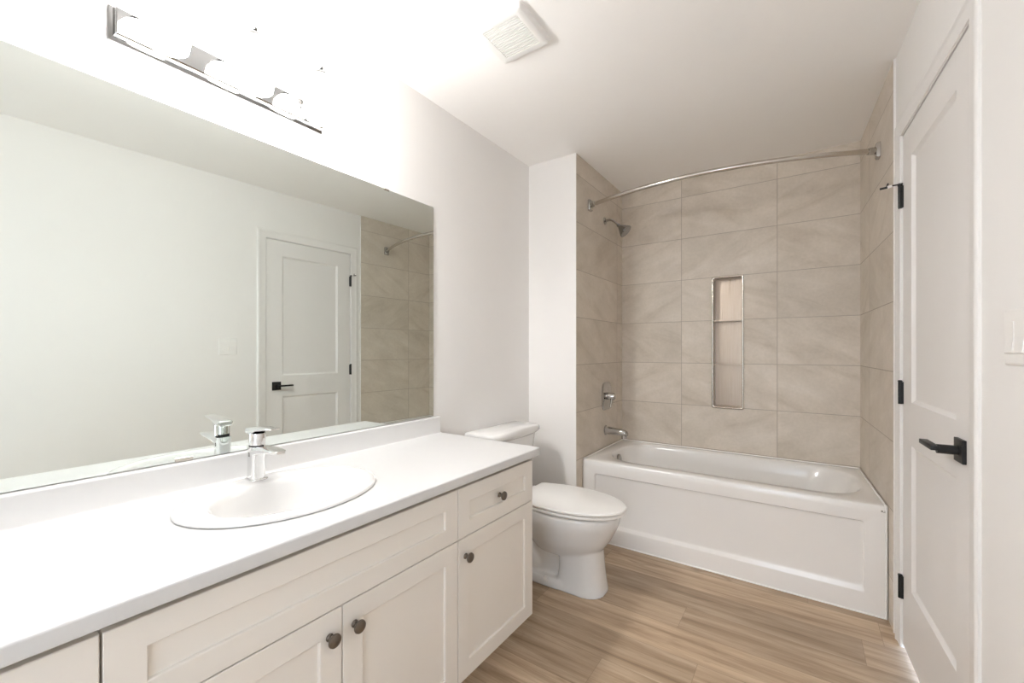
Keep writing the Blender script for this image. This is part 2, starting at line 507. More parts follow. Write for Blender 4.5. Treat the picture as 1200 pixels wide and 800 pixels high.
# ------------------------------------------------------------------ bathtub
def build_tub():
    ZT, YT = 0.5028, 2.501
    t = thing('bathtub', 'white alcove bathtub with a recessed panel apron in front of taupe tiles', 'bathtub', (1.09, 2.86, 0))
    ox, oy = 1.09, 2.86
    def W(p):
        return Vector((p[0] - ox, p[1] - oy, p[2]))
    n = 10
    # outer loop, following the out of square end wall
    def outer(z, inset=0.0):
        base = rrect(XA + 0.002 + inset, 1.8, YT + inset, YB - 0.003 - inset, 0.004 + inset * 0.2, z, n)
        out = []
        for p in base:
            f = (p.x - XA - inset) / (1.8 - XA - inset)
            xr = rw(p.y) - 0.0105 - inset
            out.append(Vector((XA + inset + f * (xr - XA - inset), p.y, z)))
        return out
    rings = [outer(ZT - 0.034), outer(ZT - 0.010), outer(ZT - 0.003, 0.003), outer(ZT, 0.010)]
    keys = [  # x0, x1, y0, y1, corner radius, z
        (0.440, 1.772, 2.585, 3.160, 0.210, ZT),
        (0.446, 1.764, 2.592, 3.153, 0.207, ZT - 0.004),
        (0.452, 1.752, 2.600, 3.146, 0.203, ZT - 0.016),
        (0.462, 1.715, 2.612, 3.136, 0.200, 0.42),
        (0.480, 1.640, 2.632, 3.118, 0.195, 0.30),
        (0.500, 1.560, 2.652, 3.100, 0.190, 0.19),
        (0.530, 1.500, 2.680, 3.072, 0.180, 0.145),
        (0.600, 1.420, 2.750, 3.000, 0.120, 0.128),
        (0.720, 1.300, 2.840, 2.910, 0.034, 0.124)]
    for k in keys:
        rings.append(rrect(*k[:5], k[5], n))
    bm = B()
    loft(bm, [[W(p) for p in r] for r in rings], cap0=False, cap1=True)
    # moulded arm rest along the far side of the basin
    body = obj('basin', bm, M['acrylic'], t, smooth=50)
    # apron with a recessed panel
    bm = B()
    x0, x1 = XA + 0.003, rw(YT) - 0.0115
    A = [(x0, x1, 0.0, ZT - 0.012, 0.0), ]
    def loop(xa, xb, za, zb, d, r):
        return [W((p.x, YT + d, p.y)) for p in rrect(xa, xb, za, zb, r, 0, 5)]
    rings = [loop(x0, x1, 0.0, ZT - 0.034, 0.03, 0.002), loop(x0, x1, 0.0, ZT - 0.034, 0.0, 0.002),
             loop(0.424, 1.757, 0.094, 0.427, 0.0, 0.012), loop(0.430, 1.751, 0.100, 0.421, 0.0015, 0.012),
             loop(0.434, 1.747, 0.114, 0.417, 0.010, 0.012), loop(0.440, 1.741, 0.122, 0.411, 0.012, 0.012)]
    loft(bm, rings, cap0=False, cap1=True)
    ap = obj('apron', bm, M['acrylic'], t, smooth=24)
    # maker's label at the upper right corner of the apron
    bm = B()
    lathe(bm, [(0.0042, 0), (0.0042, 0.0008)], 16, axis_mtx(W((1.8125, YT, 0.4795)), (0, -1, 0)))
    box(bm, 1.8200 - ox, 1.8290 - ox, YT - oy - 0.0008, YT - oy, 0.4795, 0.4830)
    for k in range(5):
        box(bm, 1.8165 - ox + k * 0.0028, 1.8183 - ox + k * 0.0028, YT - oy - 0.0008, YT - oy, 0.4735, 0.4775)
    obj('maker_label', bm, M['slot'], ap, smooth=0, label='tiny dark printed mark on the tub apron')
    # caulk beads
    bm = B()
    pts = [W((XA + 0.0065, YT + 0.006, ZT)), W((XA + 0.0065, YB - 0.0065, ZT)), W((rw(YB) - 0.0135, YB - 0.0065, ZT)), W((rw(YT) - 0.0135, YT + 0.006, ZT))]
    for a, b in zip(pts, pts[1:]):
        tube(bm, [a, b], 0.005, 10)
    tube(bm, [W((x0, YT - 0.001, 0.002)), W((x1, YT - 0.001, 0.002))], 0.0045, 10)
    tube(bm, [W((rw(YT) - 0.0125, YT, 0.0)), W((rw(YT) - 0.0125, YT, ZT))], 0.0045, 10)
    obj('caulk_bead', bm, M['caulk'], t)
    # overflow plate and drain
    bm = B()
    mt = axis_mtx(W((0.462, 2.845, 0.446)), (1, 0, 0.14))
    lathe(bm, [(0.033, 0.0), (0.033, 0.006), (0.029, 0.010), (0.012, 0.012), (0.0005, 0.012)], 32, mt)
    obj('overflow_plate', bm, M['bath_chrome'], t, label='round chrome overflow plate')
    bm = B()
    lathe(bm, [(0.035, 0.0), (0.035, 0.004), (0.028, 0.006), (0.0005, 0.010)], 32, axis_mtx(W((0.72, 2.875, 0.1235)), (0, 0, 1)))
    obj('drain', bm, M['chrome'], t, label='round chrome drain')
build_tub()

# ------------------------------------------------------------------ vanity cabinets
CF = 0.583            # face of the fronts
FT = 0.019            # front thickness
CB0, CB1 = 0.094, 0.7545
def shaker(bm, y0, y1, z0, z1, rail=0.056, depth=0.008):
    """shaker front facing +x, made of one skin with a recessed field"""
    x = CF
    def loop(a, d):
        return [Vector((x - d, y0 + a, z0 + a)), Vector((x - d, y1 - a, z0 + a)), Vector((x - d, y1 - a, z1 - a)), Vector((x - d, y0 + a, z1 - a))]
    vr = min(rail, (z1 - z0) * 0.31)
    def loop2(a, b, d):
        return [Vector((x - d, y0 + a, z0 + b)), Vector((x - d, y1 - a, z0 + b)), Vector((x - d, y1 - a, z1 - b)), Vector((x - d, y0 + a, z1 - b))]
    rings = [loop(0.0, FT), loop(0.0, 0.0015), loop(0.0015, 0.0), loop2(rail, vr, 0.0), loop2(rail + 0.002, vr + 0.002, 0.0015),
             loop2(rail + 0.003, vr + 0.003, depth)]
    loft(bm, rings)

def knob_mesh(bm, y, z):
    mt = axis_mtx((CF, y, z), (1, 0, 0))
    lathe(bm, [(0.0095, 0.0), (0.0095, 0.002), (0.0065, 0.005), (0.0058, 0.012), (0.0085, 0.015), (0.0145, 0.018), (0.0165, 0.0215),
               (0.0155, 0.025), (0.010, 0.0275), (0.0005, 0.0285)], 28, mt)

def cabinet(y0, y1, label, fronts):
    t = thing('vanity_cabinet', label, 'cabinet', (0.3, (y0 + y1) / 2, 0), 0, 'white vanity cabinets')
    oy = (y0 + y1) / 2
    def sh(bm):
        bmesh.ops.translate(bm, verts=bm.verts, vec=(-0.3, -oy, 0))
        return bm
    bm = B()
    # carcass panels, toe kick
    xb = CF - FT - 0.0015
    box(bm, 0.004, xb, y0 + 0.0005, y0 + 0.016, CB0, CB1)
    box(bm, 0.004, xb, y1 - 0.016, y1 - 0.0005, CB0, CB1)
    box(bm, 0.004, xb, y0 + 0.016, y1 - 0.016, CB0, CB0 + 0.016)
    box(bm, 0.004, 0.012, y0 + 0.016, y1 - 0.016, CB0 + 0.016, CB1)
    obj('body', sh(bm), M['cabinet'], t, smooth=0)
    bm = B(); box(bm, 0.03, 0.50, y0 + 0.0005, y1 - 0.0005, 0.0, CB0)
    obj('toe_kick', sh(bm), M['cabinet'], t, smooth=0)
    bm = B(); box(bm, xb - 0.05, xb - 0.001, y0 + 0.016, y1 - 0.016, CB1 - 0.02, CB1 - 0.001)
    obj('top_rail', sh(bm), M['carcass'], t, smooth=0)
    for nm, a, b, za, zb, kn in fronts:
        bm = B(); shaker(bm, a, b, za, zb)
        f = obj(nm, sh(bm), M['cabinet'], t, smooth=0)
        if kn:
            bm = B(); knob_mesh(bm, *kn)
            obj('knob', sh(bm), M['bronze'], f, smooth=35, label='dark round metal knob')
    return t
ZG = 0.5725           # gap line between the upper and the lower fronts
TOPF = 0.742
cabinet(-0.275, 0.1845, 'white vanity cabinet at the near left end of the counter',
        [('drawer', -0.273, 0.1825, ZG + 0.0015, TOPF, (-0.045, 0.660)), ('door', -0.273, 0.1825, 0.094, ZG - 0.0015, (0.14, 0.512))])
cabinet(0.1845, 1.044, 'white vanity cabinet under the sink with two doors and a wide blank panel',
        [('false_front', 0.1865, 1.0425, ZG + 0.0015, TOPF, None), ('door', 0.1865, 0.6185, 0.094, ZG - 0.0015, (0.585, 0.512)),
         ('door', 0.6215, 1.0425, 0.094, ZG - 0.0015, (0.654, 0.509))])
cabinet(1.044, 1.509, 'white vanity cabinet beside the toilet with one drawer above one door',
        [('drawer', 1.0455, 1.509, ZG + 0.0015, TOPF, (1.274, 0.661)), ('door', 1.0455, 1.509, 0.094, ZG - 0.0015, (1.081, 0.509))])

# ------------------------------------------------------------------ countertop with backsplash
SX, SY = 0.296, 0.630             # sink centre
SA, SB = 0.214, 0.263             # sink half axes (x, y)
def build_counter():
    t = thing('countertop', 'long white vanity countertop with an upstand under the mirror', 'countertop', (0.3, 0.6, 0.7578))
    o = Vector((0.3, 0.6, 0.7578))
    ZT, ZB, Y0, Y1 = 0.7909, 0.7578, -0.282, 1.5386
    bm = B()
    # flat field with the sink cut-out
    n = 96
    xa, xb = 0.001, 0.575
    hole, rect = [], []
    for i in range(n):
        a = 2 * pi * i / n
        dx, dy = cos(a), sin(a)
        hole.append(Vector((SX + (SA - 0.02) * dx, SY + (SB - 0.02) * dy, ZT)))
    corners = [Vector((xb, Y1, ZT)), Vector((xa, Y1, ZT)), Vector((xa, Y0, ZT)), Vector((xb, Y0, ZT))]
    for h in hole:
        d = Vector((h.x - SX, h.y - SY))
        k = min((xb - SX) / d.x if d.x > 1e-9 else 1e9, (xa - SX) / d.x if d.x < -1e-9 else 1e9,
                (Y1 - SY) / d.y if d.y > 1e-9 else 1e9, (Y0 - SY) / d.y if d.y < -1e-9 else 1e9)
        rect.append(Vector((SX + d.x * k, SY + d.y * k, ZT)))
    for c in corners:     # snap the nearest ray to each corner
        i = min(range(n), key=lambda q: (rect[q] - c).length)
        rect[i] = c.copy()
    low = [Vector((p.x, p.y, ZB)) for p in hole]
    lowr = [Vector((p.x, p.y, ZB)) for p in rect]
    loft(bm, [[p - o for p in r] for r in (lowr, low, hole, rect)], False, False)
    # rolled front edge
    pr = [(xb, ZB), (0.592, ZB), (0.6005, ZB + 0.0008), (0.6026, ZB + 0.003), (0.6026, ZT - 0.006)]
    for k in range(1, 7):
        a = pi / 2 * k / 6
        pr.append((0.5966 + 0.006 * cos(a), ZT - 0.006 + 0.006 * sin(a)))
    pr.append((xb, ZT))
    loft(bm, [[Vector((x, y, z)) - o for x, z in pr] for y in (Y0, Y1)])
    # end strips
    for y in (Y0, Y1):
        f = [bm.verts.new(Vector(p) - o) for p in ((xa, y, ZB), (xb, y, ZB), (xb, y, ZT), (xa, y, ZT))]
        bm.faces.new(f)
    obj('top', bm, M['counter'], t, smooth=40, flip=True)
    # backsplash
    bm = B()
    ZS = 0.8715
    pr = [(0.001, ZT), (0.024, ZT), (0.021, ZT + 0.004), (0.021, ZS - 0.008)]
    for k in range(1, 6):
        a = pi / 2 * k / 5
        pr.append((0.013 + 0.008 * cos(a), ZS - 0.008 + 0.008 * sin(a)))
    pr.append((0.001, ZS))
    loft(bm, [[Vector((x, y, z)) - o for x, z in pr] for y in (Y0, Y1)])
    obj('backsplash', bm, M['counter'], t, smooth=40)
build_counter()

# ------------------------------------------------------------------ sink
def build_sink():
    ZT = 0.7909
    t = thing('sink', 'white oval drop-in sink set in the countertop', 'sink', (SX, SY, ZT))
    n = 96
    def oval(cx, cy, a, b, z, e=2.0):
        out = []
        for i in range(n):
            th = 2 * pi * i / n
            c, s_ = cos(th), sin(th)
            x = a * math.copysign(abs(c) ** (2 / e), c)
            y = b * math.copysign(abs(s_) ** (2 / e), s_)
            out.append(Vector((cx + x - SX, cy + y - SY, z - ZT)))
        return out
    keys = [  # cx, cy, a, b, z, exponent
        (SX, SY, SA - 0.004, SB - 0.004, ZT + 0.0005, 2.0), (SX, SY, SA, SB, ZT + 0.003, 2.0), (SX, SY, SA - 0.001, SB - 0.001, ZT + 0.008, 2.0),
        (SX, SY, SA - 0.006, SB - 0.006, ZT + 0.0125, 2.0), (SX, SY, SA - 0.016, SB - 0.016, ZT + 0.0145, 2.0),
        (SX + 0.030, SY, 0.150, 0.203, ZT + 0.0125, 2.15), (SX + 0.030, SY, 0.144, 0.196, ZT + 0.007, 2.2),
        (SX + 0.030, SY, 0.137, 0.188, ZT - 0.006, 2.25), (SX + 0.030, SY, 0.128, 0.176, ZT - 0.040, 2.3),
        (SX + 0.028, SY, 0.113, 0.154, ZT - 0.085, 2.3), (SX + 0.024, SY, 0.083, 0.112, ZT - 0.120, 2.2),
        (SX + 0.020, SY, 0.050, 0.062, ZT - 0.134, 2.0), (SX + 0.018, SY, 0.0225, 0.0225, ZT - 0.139, 2.0)]
    bm = B()
    loft(bm, [oval(*k) for k in keys], False, True)
    obj('basin', bm, M['porcelain'], t, smooth=60)
    bm = B()
    lathe(bm, [(0.0215, -0.139), (0.0215, -0.1365), (0.017, -0.1355), (0.016, -0.1365), (0.0005, -0.1345)], 32, Matrix.Translation((0.018, 0, 0)))
    obj('drain', bm, M['chrome'], t, label='round chrome drain')
build_sink()

# ------------------------------------------------------------------ faucet
def build_faucet():
    z0 = 0.8045
    t = thing('faucet', 'chrome single lever faucet standing on the back rim of the oval sink', 'faucet', (0.127, 0.625, z0))
    t.scale = (1.04, 1.04, 1.10)
    def rr(cx, cy, hx, hy, r, z, tilt=0.0):
        out = []
        for p in rrect(-hx, hx, -hy, hy, r, 0, 6):
            out.append(Vector((cx + p.x, cy + p.y, z + p.x * tilt)))
        return out
    bm = B()
    loft(bm, [rr(0, 0, 0.0275, 0.0245, 0.012, 0.0), rr(0, 0, 0.0275, 0.0245, 0.012, 0.002), rr(0, 0, 0.0255, 0.0225, 0.011, 0.0035)])
    obj('base_ring', bm, M['chrome'], t)
    bm = B()
    rows = [(0.0, 0.0235, 0.0205, 0.0035), (0.0, 0.0230, 0.0200, 0.030), (0.0, 0.0232, 0.0200, 0.060), (0.001, 0.0240, 0.0205, 0.080),
            (0.002, 0.0250, 0.0210, 0.094)]
    loft(bm, [rr(c, 0, hx, hy, 0.013, z, 0.0) for c, hx, hy, z in rows])
    obj('body', bm, M['chrome'], t)
    # flat spout reaching forward and slightly down
    bm = B()
    keys = [(0.000, 0.0205, 0.0140, 0.080), (0.040, 0.0205, 0.0100, 0.089), (0.080, 0.0205, 0.0070, 0.0935), (0.115, 0.0200, 0.0055, 0.0945), (0.136, 0.0170, 0.0045, 0.0945), (0.143, 0.0110, 0.0035, 0.0945)]
    rings = []
    for x, hy, hz, zc in keys:
        rings.append([Vector((x, p.x, zc - 0.003 + p.y)) for p in rrect(-hy, hy, -hz, hz, min(hz, hy) * 0.7, 0, 4)])
    loft(bm, rings)
    obj('spout', bm, M['chrome'], t)
    # cartridge housing
    bm = B()
    lathe(bm, [(0.0210, 0.0975), (0.0222, 0.0985), (0.0222, 0.128), (0.0215, 0.131)], 36, Matrix.Rotation(0.05, 4, 'Y'))
    obj('cartridge_housing', bm, M['chrome'], t)
    bm = B()
    lathe(bm, [(0.0195, 0.092), (0.0195, 0.102)], 30)
    obj('gap_ring', bm, M['dark'], t, label='dark gap below the lever head')
    # flat lever on top
    bm = B()
    keys = [(-0.026, 0.0175, 0.0045, 0.136), (-0.022, 0.0215, 0.0085, 0.136), (0.012, 0.0215, 0.0090, 0.138), (0.030, 0.0200, 0.0055, 0.1435), (0.080, 0.0165, 0.0032, 0.1480), (0.108, 0.0145, 0.0026, 0.1500), (0.112, 0.0120, 0.0016, 0.1500)]
    rings = []
    for x, hy, hz, zc in keys:
        rings.append([Vector((x, p.x, zc + p.y)) for p in rrect(-hy, hy, -hz, hz, min(hz, hy) * 0.7, 0, 4)])
    loft(bm, rings)
    obj('lever', bm, M['chrome'], t)
    bm = B(); box(bm, -0.004, 0.004, -0.0212, -0.0198, 0.066, 0.078, 0.0005)
    obj('set_screw_slot', bm, M['slot'], t, smooth=0)
build_faucet()

# ------------------------------------------------------------------ mirror
def build_mirror():
    Y0, Y1, Z0, Z1_ = -0.26, 1.5056, 0.8745, 1.9128
    t = thing('mirror', 'large frameless wall mirror above the vanity upstand', 'mirror', (0.001, (Y0 + Y1) / 2, Z0))
    oy = (Y0 + Y1) / 2
    bm = B(); box(bm, 0.0, 0.0052, Y0 - oy, Y1 - oy, 0, Z1_ - Z0)
    for f in bm.faces:
        f.material_index = 0 if f.normal.x > 0.9 else 1
    obj('glass', bm, [M['mirror'], M['mirror_edge']], t, smooth=0)
    for y, up in ((0.478, 0), (1.218, 1)):
        bm = B()
        a, b = (-0.0015, 0.010) if not up else (Z1_ - Z0 - 0.006, Z1_ - Z0 + 0.0015)
        w = 0.022 if not up else 0.014
        box(bm, 0.0055, 0.0075, y - oy - w, y - oy + w, a, b, 0.0006, 1)
        obj('clip', bm, M['nickel'], t, smooth=0, label='small metal mirror clip')
build_mirror()

# ------------------------------------------------------------------ vanity light
def build_vanity_light():
    t = thing('vanity_light', 'three globe chrome vanity light on the wall above the mirror', 'wall light', (0.0, 0.612, 2.072))
    bm = B()
    h = 0.301
    def loop(iy, iz, x):
        return [Vector((x, p.x, p.y)) for p in rrect(-h + iy, h - iy, -0.046 + iz, 0.046 - iz, 0.001, 0, 1)]
    loft(bm, [loop(0, 0, 0.0), loop(0, 0, 0.008), loop(0.004, 0.004, 0.011), loop(0.008, 0.008, 0.013), loop(0.010, 0.010, 0.030), loop(0.013, 0.013, 0.033)])
    obj('backplate', bm, M['lamp_chrome'], t, smooth=20)
    for y in (-0.215, 0.003, 0.218):
        bm = B()
        tube(bm, spline([(0.030, y, 0.005), (0.055, y, 0.012), (0.070, y, 0.050), (0.085, y, 0.082), (0.112, y, 0.092), (0.136, y, 0.086)], 6), 0.006, 14)
        arm = obj('arm', bm, M['chrome'], t)
        bm = B()
        lathe(bm, [(0.014, 0.0), (0.014, 0.004), (0.009, 0.008)], 24, axis_mtx((0.032, y, 0.005), (1, 0, 0)))
        obj('arm_collar', bm, M['chrome'], arm)
        bm = B()
        lathe(bm, [(0.034, 0.073), (0.033, 0.079), (0.024, 0.089), (0.012, 0.101), (0.006, 0.105), (0.005, 0.108), (0.0068, 0.111), (0.004, 0.116), (0.0005, 0.117)],
              32, Matrix.Translation((0.142, y, 0)))
        obj('cap', bm, M['cap_chrome'], t)
        bm = B()
        lathe(bm, [(0.026, 0.078), (0.038, 0.072), (0.048, 0.058), (0.0535, 0.034), (0.0555, 0.006), (0.0545, -0.022), (0.051, -0.048), (0.047, -0.070), (0.044, -0.070), (0.044, -0.060)],
              40, Matrix.Translation((0.142, y, 0)), cap1=False)
        obj('globe', bm, M['globe'], t, smooth=80)
        # the bulb's own light leaving through the open mouth of the shade
        ld = bpy.data.lights.new('bulb', 'AREA')
        ld.shape = 'DISK'
        ld.size = 0.084
        ld.energy = MOUTH
        ld.color = (1.0, 0.985, 0.97)
        lo = bpy.data.objects.new('bulb', ld)
        COL.objects.link(lo)
        lo.parent = t
        lo.location = (0.142, y, -0.062)
build_vanity_light()

# ------------------------------------------------------------------ toilet
def build_toilet():
    CY = 1.972
    t = thing('toilet', 'white two piece toilet with closed lid between vanity and tub', 'toilet', (0.40, CY, 0))
    ox = 0.40
    n = 56
    def egg(xb, xf, hw, z, e=2.2, eb=None, k=0.0):
        """section from back xb to front xf, half width hw; widest point 45 percent back"""
        xm = xb + (xf - xb) * 0.46
        out = []
        for i in range(n):
            th = 2 * pi * i / n
            c, s_ = cos(th), sin(th)
            ee = e if c >= 0 else (eb or e)
            x = xm + (xf - xm if c >= 0 else xm - xb) * math.copysign(abs(c) ** (2 / ee), c)
            y = hw * math.copysign(abs(s_) ** (2 / ee), s_)
            out.append(Vector((x - ox, y, z)))
        return out
    RIM = 0.398
    bm = B()
    # bowl
    rows = interp([(0.345, 0.640, 0.085, 0.165), (0.318, 0.688, 0.112, 0.200), (0.290, 0.728, 0.143, 0.245), (0.270, 0.757, 0.163, 0.295), (0.255, 0.780, 0.177, 0.345),
                   (0.250, 0.787, 0.180, 0.380), (0.252, 0.785, 0.179, 0.393), (0.258, 0.779, 0.173, RIM)], 5)
    loft(bm, [egg(*r, 2.15, 2.6) for r in rows])
    # front pedestal
    rows = interp([(0.470, 0.722, 0.104, 0.0), (0.470, 0.722, 0.104, 0.012), (0.478, 0.716, 0.099, 0.05), (0.486, 0.707, 0.092, 0.12), (0.470, 0.700, 0.092, 0.20), (0.440, 0.690, 0.10, 0.27)], 5)
    loft(bm, [egg(*r, 2.6, 3.2) for r in rows])
    # foot plate running back
    rows = [(0.150, 0.640, 0.108, 0.0), (0.150, 0.640, 0.108, 0.030), (0.160, 0.630, 0.098, 0.046)]
    loft(bm, [egg(*r, 3.2, 3.6) for r in rows])
    # trapway
    path = spline([(0.560, 0, 0.190), (0.470, 0, 0.225), (0.385, 0, 0.250), (0.315, 0, 0.215), (0.300, 0, 0.140), (0.345, 0, 0.085), (0.330, 0, 0.040)], 8)
    tube(bm, [(p.x - ox, p.y, p.z) for p in path], [0.052] * len(path), 24, 1.55, up=(0, 0, 1))
    box(bm, 0.20 - ox, 0.50 - ox, -0.055, 0.055, 0.02, 0.30, 0.02)
    # rear deck under the tank
    rows = [(0.06, 0.40, 0.100, 0.26), (0.05, 0.40, 0.150, 0.32), (0.045, 0.40, 0.178, 0.365), (0.045, 0.40, 0.180, 0.386), (0.050, 0.395, 0.175, 0.396)]
    loft(bm, [egg(*r, 3.2, 4.0) for r in rows])
    bowl = obj('bowl', bm, M['porcelain'], t, smooth=80)
    md = bowl.modifiers.new('fuse', 'REMESH'); md.mode = 'VOXEL'; md.voxel_size = 0.0055; md.use_smooth_shade = True
    sm = bowl.modifiers.new('soften', 'SMOOTH'); sm.factor = 0.5; sm.iterations = 8
    # seat ring and lid
    def plan(xb, xf, hw, z):
        out = []
        m = 30
        # square-cut back, elliptic front
        xm = 0.50
        for i in range(m + 1):
            a = -pi / 2 + pi * i / m
            out.append(Vector((xm + (xf - xm) * cos(a) ** 0.96 - ox if cos(a) > 1e-9 else xm - ox, hw * sin(a), z)))
        back = [(0.44, hw * 0.985), (0.38, hw * 0.93), (0.33, hw * 0.85), (xb + 0.01, hw * 0.765), (xb, hw * 0.71), (xb, 0.0), (xb, -hw * 0.71), (xb + 0.01, -hw * 0.765), (0.33, -hw * 0.85), (0.38, -hw * 0.93), (0.44, -hw * 0.985)]
        for x, y in back:
            out.append(Vector((x - ox, y, z)))
        return out
    def slab(bm, xb, xf, hw, z0, z1, r):
        rings = []
        for k in range(4):
            a = pi / 2 * k / 3
            rings.append(plan(xb + r * (1 - sin(a)), xf - r * (1 - sin(a)), hw - r * (1 - sin(a)), z0 + r * (1 - cos(a))))
        for k in range(5):
            a = pi / 2 * k / 4
            rings.append(plan(xb + r * 1.3 * (1 - cos(a)), xf - r * 1.3 * (1 - cos(a)), hw - r * 1.3 * (1 - cos(a)), z1 - r + r * sin(a)))
        return rings
    bm = B()
    loft(bm, slab(bm, 0.285, 0.810, 0.187, RIM + 0.006, RIM + 0.022, 0.005))
    obj('seat', bm, M['plastic'], t, smooth=60)
    bm = B()
    rg = slab(bm, 0.272, 0.818, 0.191, RIM + 0.0255, RIM + 0.040, 0.006)
    top = plan(0.290, 0.796, 0.170, RIM + 0.0425)
    loft(bm, rg + [top])
    obj('lid', bm, M['plastic'], t, smooth=50)
    for s_ in (-1, 1):
        bm = B(); box(bm, 0.247 - ox, 0.285 - ox, s_ * 0.075 - 0.022, s_ * 0.075 + 0.022, RIM - 0.002, RIM + 0.030, 0.006, 3)
        obj('seat_hinge', bm, M['plastic'], t)
    # tank, tapering towards the bowl, front bowed
    def tank(x0, x1, bow, hw, z, r=0.02):
        out = []
        m = 14
        for i in range(m + 1):
            f = -1 + 2 * i / m
            e = 1 - abs(f) ** 8
            out.append(Vector((x1 + bow * (1 - f * f) - r * (1 - e) - ox, hw * f, z)))
        out.append(Vector((x0 - ox, hw, z)))
        out.append(Vector((x0 - ox, -hw, z)))
        return out
    bm = B()
    rows = [(0.030, 0.150, 0.020, 0.165, 0.392), (0.026, 0.165, 0.022, 0.180, 0.410), (0.022, 0.185, 0.026, 0.200, 0.56), (0.020, 0.198, 0.030, 0.210, 0.700), (0.020, 0.200, 0.030, 0.212, 0.722)]
    loft(bm, [tank(*r) for r in rows])
    tk = obj('tank', bm, M['porcelain'], t, smooth=40)
    bm = B()
    def lidr(g, z, crown):
        out = tank(0.010 + g, 0.218 - g, 0.034, 0.236 - g, z, 0.018)
        return [Vector((p.x, p.y, p.z + crown * (1 - (p.y / 0.229) ** 2))) for p in out]
    loft(bm, [lidr(0.012, 0.720, 0.0), lidr(0.004, 0.728, 0.0), lidr(0.0, 0.734, 0.0), lidr(0.0, 0.747, 0.008), lidr(0.003, 0.754, 0.012), lidr(0.010, 0.7575, 0.015), lidr(0.06, 0.759, 0.017)])
    obj('tank_lid', bm, M['porcelain'], t, smooth=50)
    bm = B()
    tube(bm, [(0.222 - ox, -0.150, 0.665), (0.240 - ox, -0.150, 0.665)], 0.012, 16)
    tube(bm, [(0.240 - ox, -0.150, 0.665), (0.243 - ox, -0.110, 0.662), (0.240 - ox, -0.070, 0.658)], [0.008, 0.007, 0.006], 14)
    obj('flush_lever', bm, M['chrome'], tk)
    for s_ in (-1, 1):
        bm = B(); lathe(bm, [(0.014, 0.0), (0.014, 0.006), (0.009, 0.014), (0.0005, 0.016)], 20, Matrix.Translation((0.44 - ox, s_ * 0.103, 0.035)))
        obj('bolt_cap', bm, M['plastic'], t)
build_toilet()

# ------------------------------------------------------------------ shower fittings
def build_shower():
    # head
    y, z = 2.872, 2.130
    t = thing('shower_sprayer', 'chrome cone shower head on a short arm below the curtain rod', 'shower head', (XA, y, z))
    bm = B(); lathe(bm, [(0.026, 0.0), (0.026, 0.003), (0.018, 0.008), (0.009, 0.010)], 28, axis_mtx((0, 0, 0), (1, 0, 0)))
    obj('flange', bm, M['bath_chrome'], t)
    bm = B(); tube(bm, spline([(0.004, 0, 0), (0.040, 0, 0.002), (0.070, 0, -0.014), (0.105, 0, -0.050)], 6), 0.0085, 16)
    obj('arm', bm, M['bath_chrome'], t)
    bm = B()
    d = Vector((0.72, 0.05, -0.70))
    lathe(bm, [(0.0112, -0.012), (0.0130, -0.002), (0.0130, 0.010), (0.0165, 0.0105), (0.0450, 0.060), (0.0470, 0.064), (0.0470, 0.071), (0.0410, 0.074), (0.0005, 0.0735)], 36, axis_mtx((0.105, 0, -0.050), d))
    obj('spray_head', bm, M['lamp_chrome'], t, smooth=25)
    # valve
    y, z = 2.900, 0.872
    t = thing('shower_valve', 'chrome rectangular shower valve plate with round handle above the tub spout', 'shower valve', (XA, y, z))
    bm = B()
    def lp(a, x, r):
        return [Vector((x, p.x, p.y)) for p in rrect(-0.083 + a, 0.083 - a, -0.100 + a, 0.100 - a, r, 0, 8)]
    loft(bm, [lp(0, 0.0, 0.045), lp(0, 0.004, 0.045), lp(0.004, 0.008, 0.042), lp(0.012, 0.010, 0.035)])
    obj('plate', bm, M['bath_chrome'], t)
    bm = B()
    lathe(bm, [(0.026, 0.008), (0.026, 0.030), (0.024, 0.034), (0.024, 0.060), (0.020, 0.066), (0.0005, 0.067)], 32, axis_mtx((0, 0, 0), (1, 0, 0)))
    tube(bm, [(0.045, -0.005, -0.010), (0.048, -0.030, -0.050), (0.047, -0.045, -0.078)], [0.010, 0.008, 0.006], 14)
    obj('handle', bm, M['bath_chrome'], t)
    # tub spout
    y, z = 2.888, 0.628
    t = thing('tub_spout', 'chrome tub spout on the tiled wall above the bathtub rim', 'tub spout', (XA, y, z))
    bm = B()
    rings = []
    for x, hy, hz, zc in ((0.0, 0.030, 0.030, 0.0), (0.006, 0.029, 0.0285, 0.0), (0.060, 0.027, 0.025, -0.002), (0.110, 0.0255, 0.0225, -0.004), (0.140, 0.0245, 0.021, -0.007), (0.156, 0.021, 0.017, -0.011), (0.163, 0.013, 0.010, -0.016)):
        rings.append([Vector((x, p.x, zc + p.y)) for p in rrect(-hy, hy, -hz, hz, min(hy, hz) * 0.85, 0, 6)])
    loft(bm, rings)
    lathe(bm, [(0.019, 0.0), (0.019, 0.030)], 24, Matrix.Translation((0.137, 0, -0.046)))
    obj('body', bm, M['bath_chrome'], t)
    bm = B(); lathe(bm, [(0.036, 0.0), (0.036, 0.003), (0.031, 0.006)], 28, axis_mtx((0, 0, 0), (1, 0, 0)))
    obj('flange', bm, M['bath_chrome'], t)
build_shower()

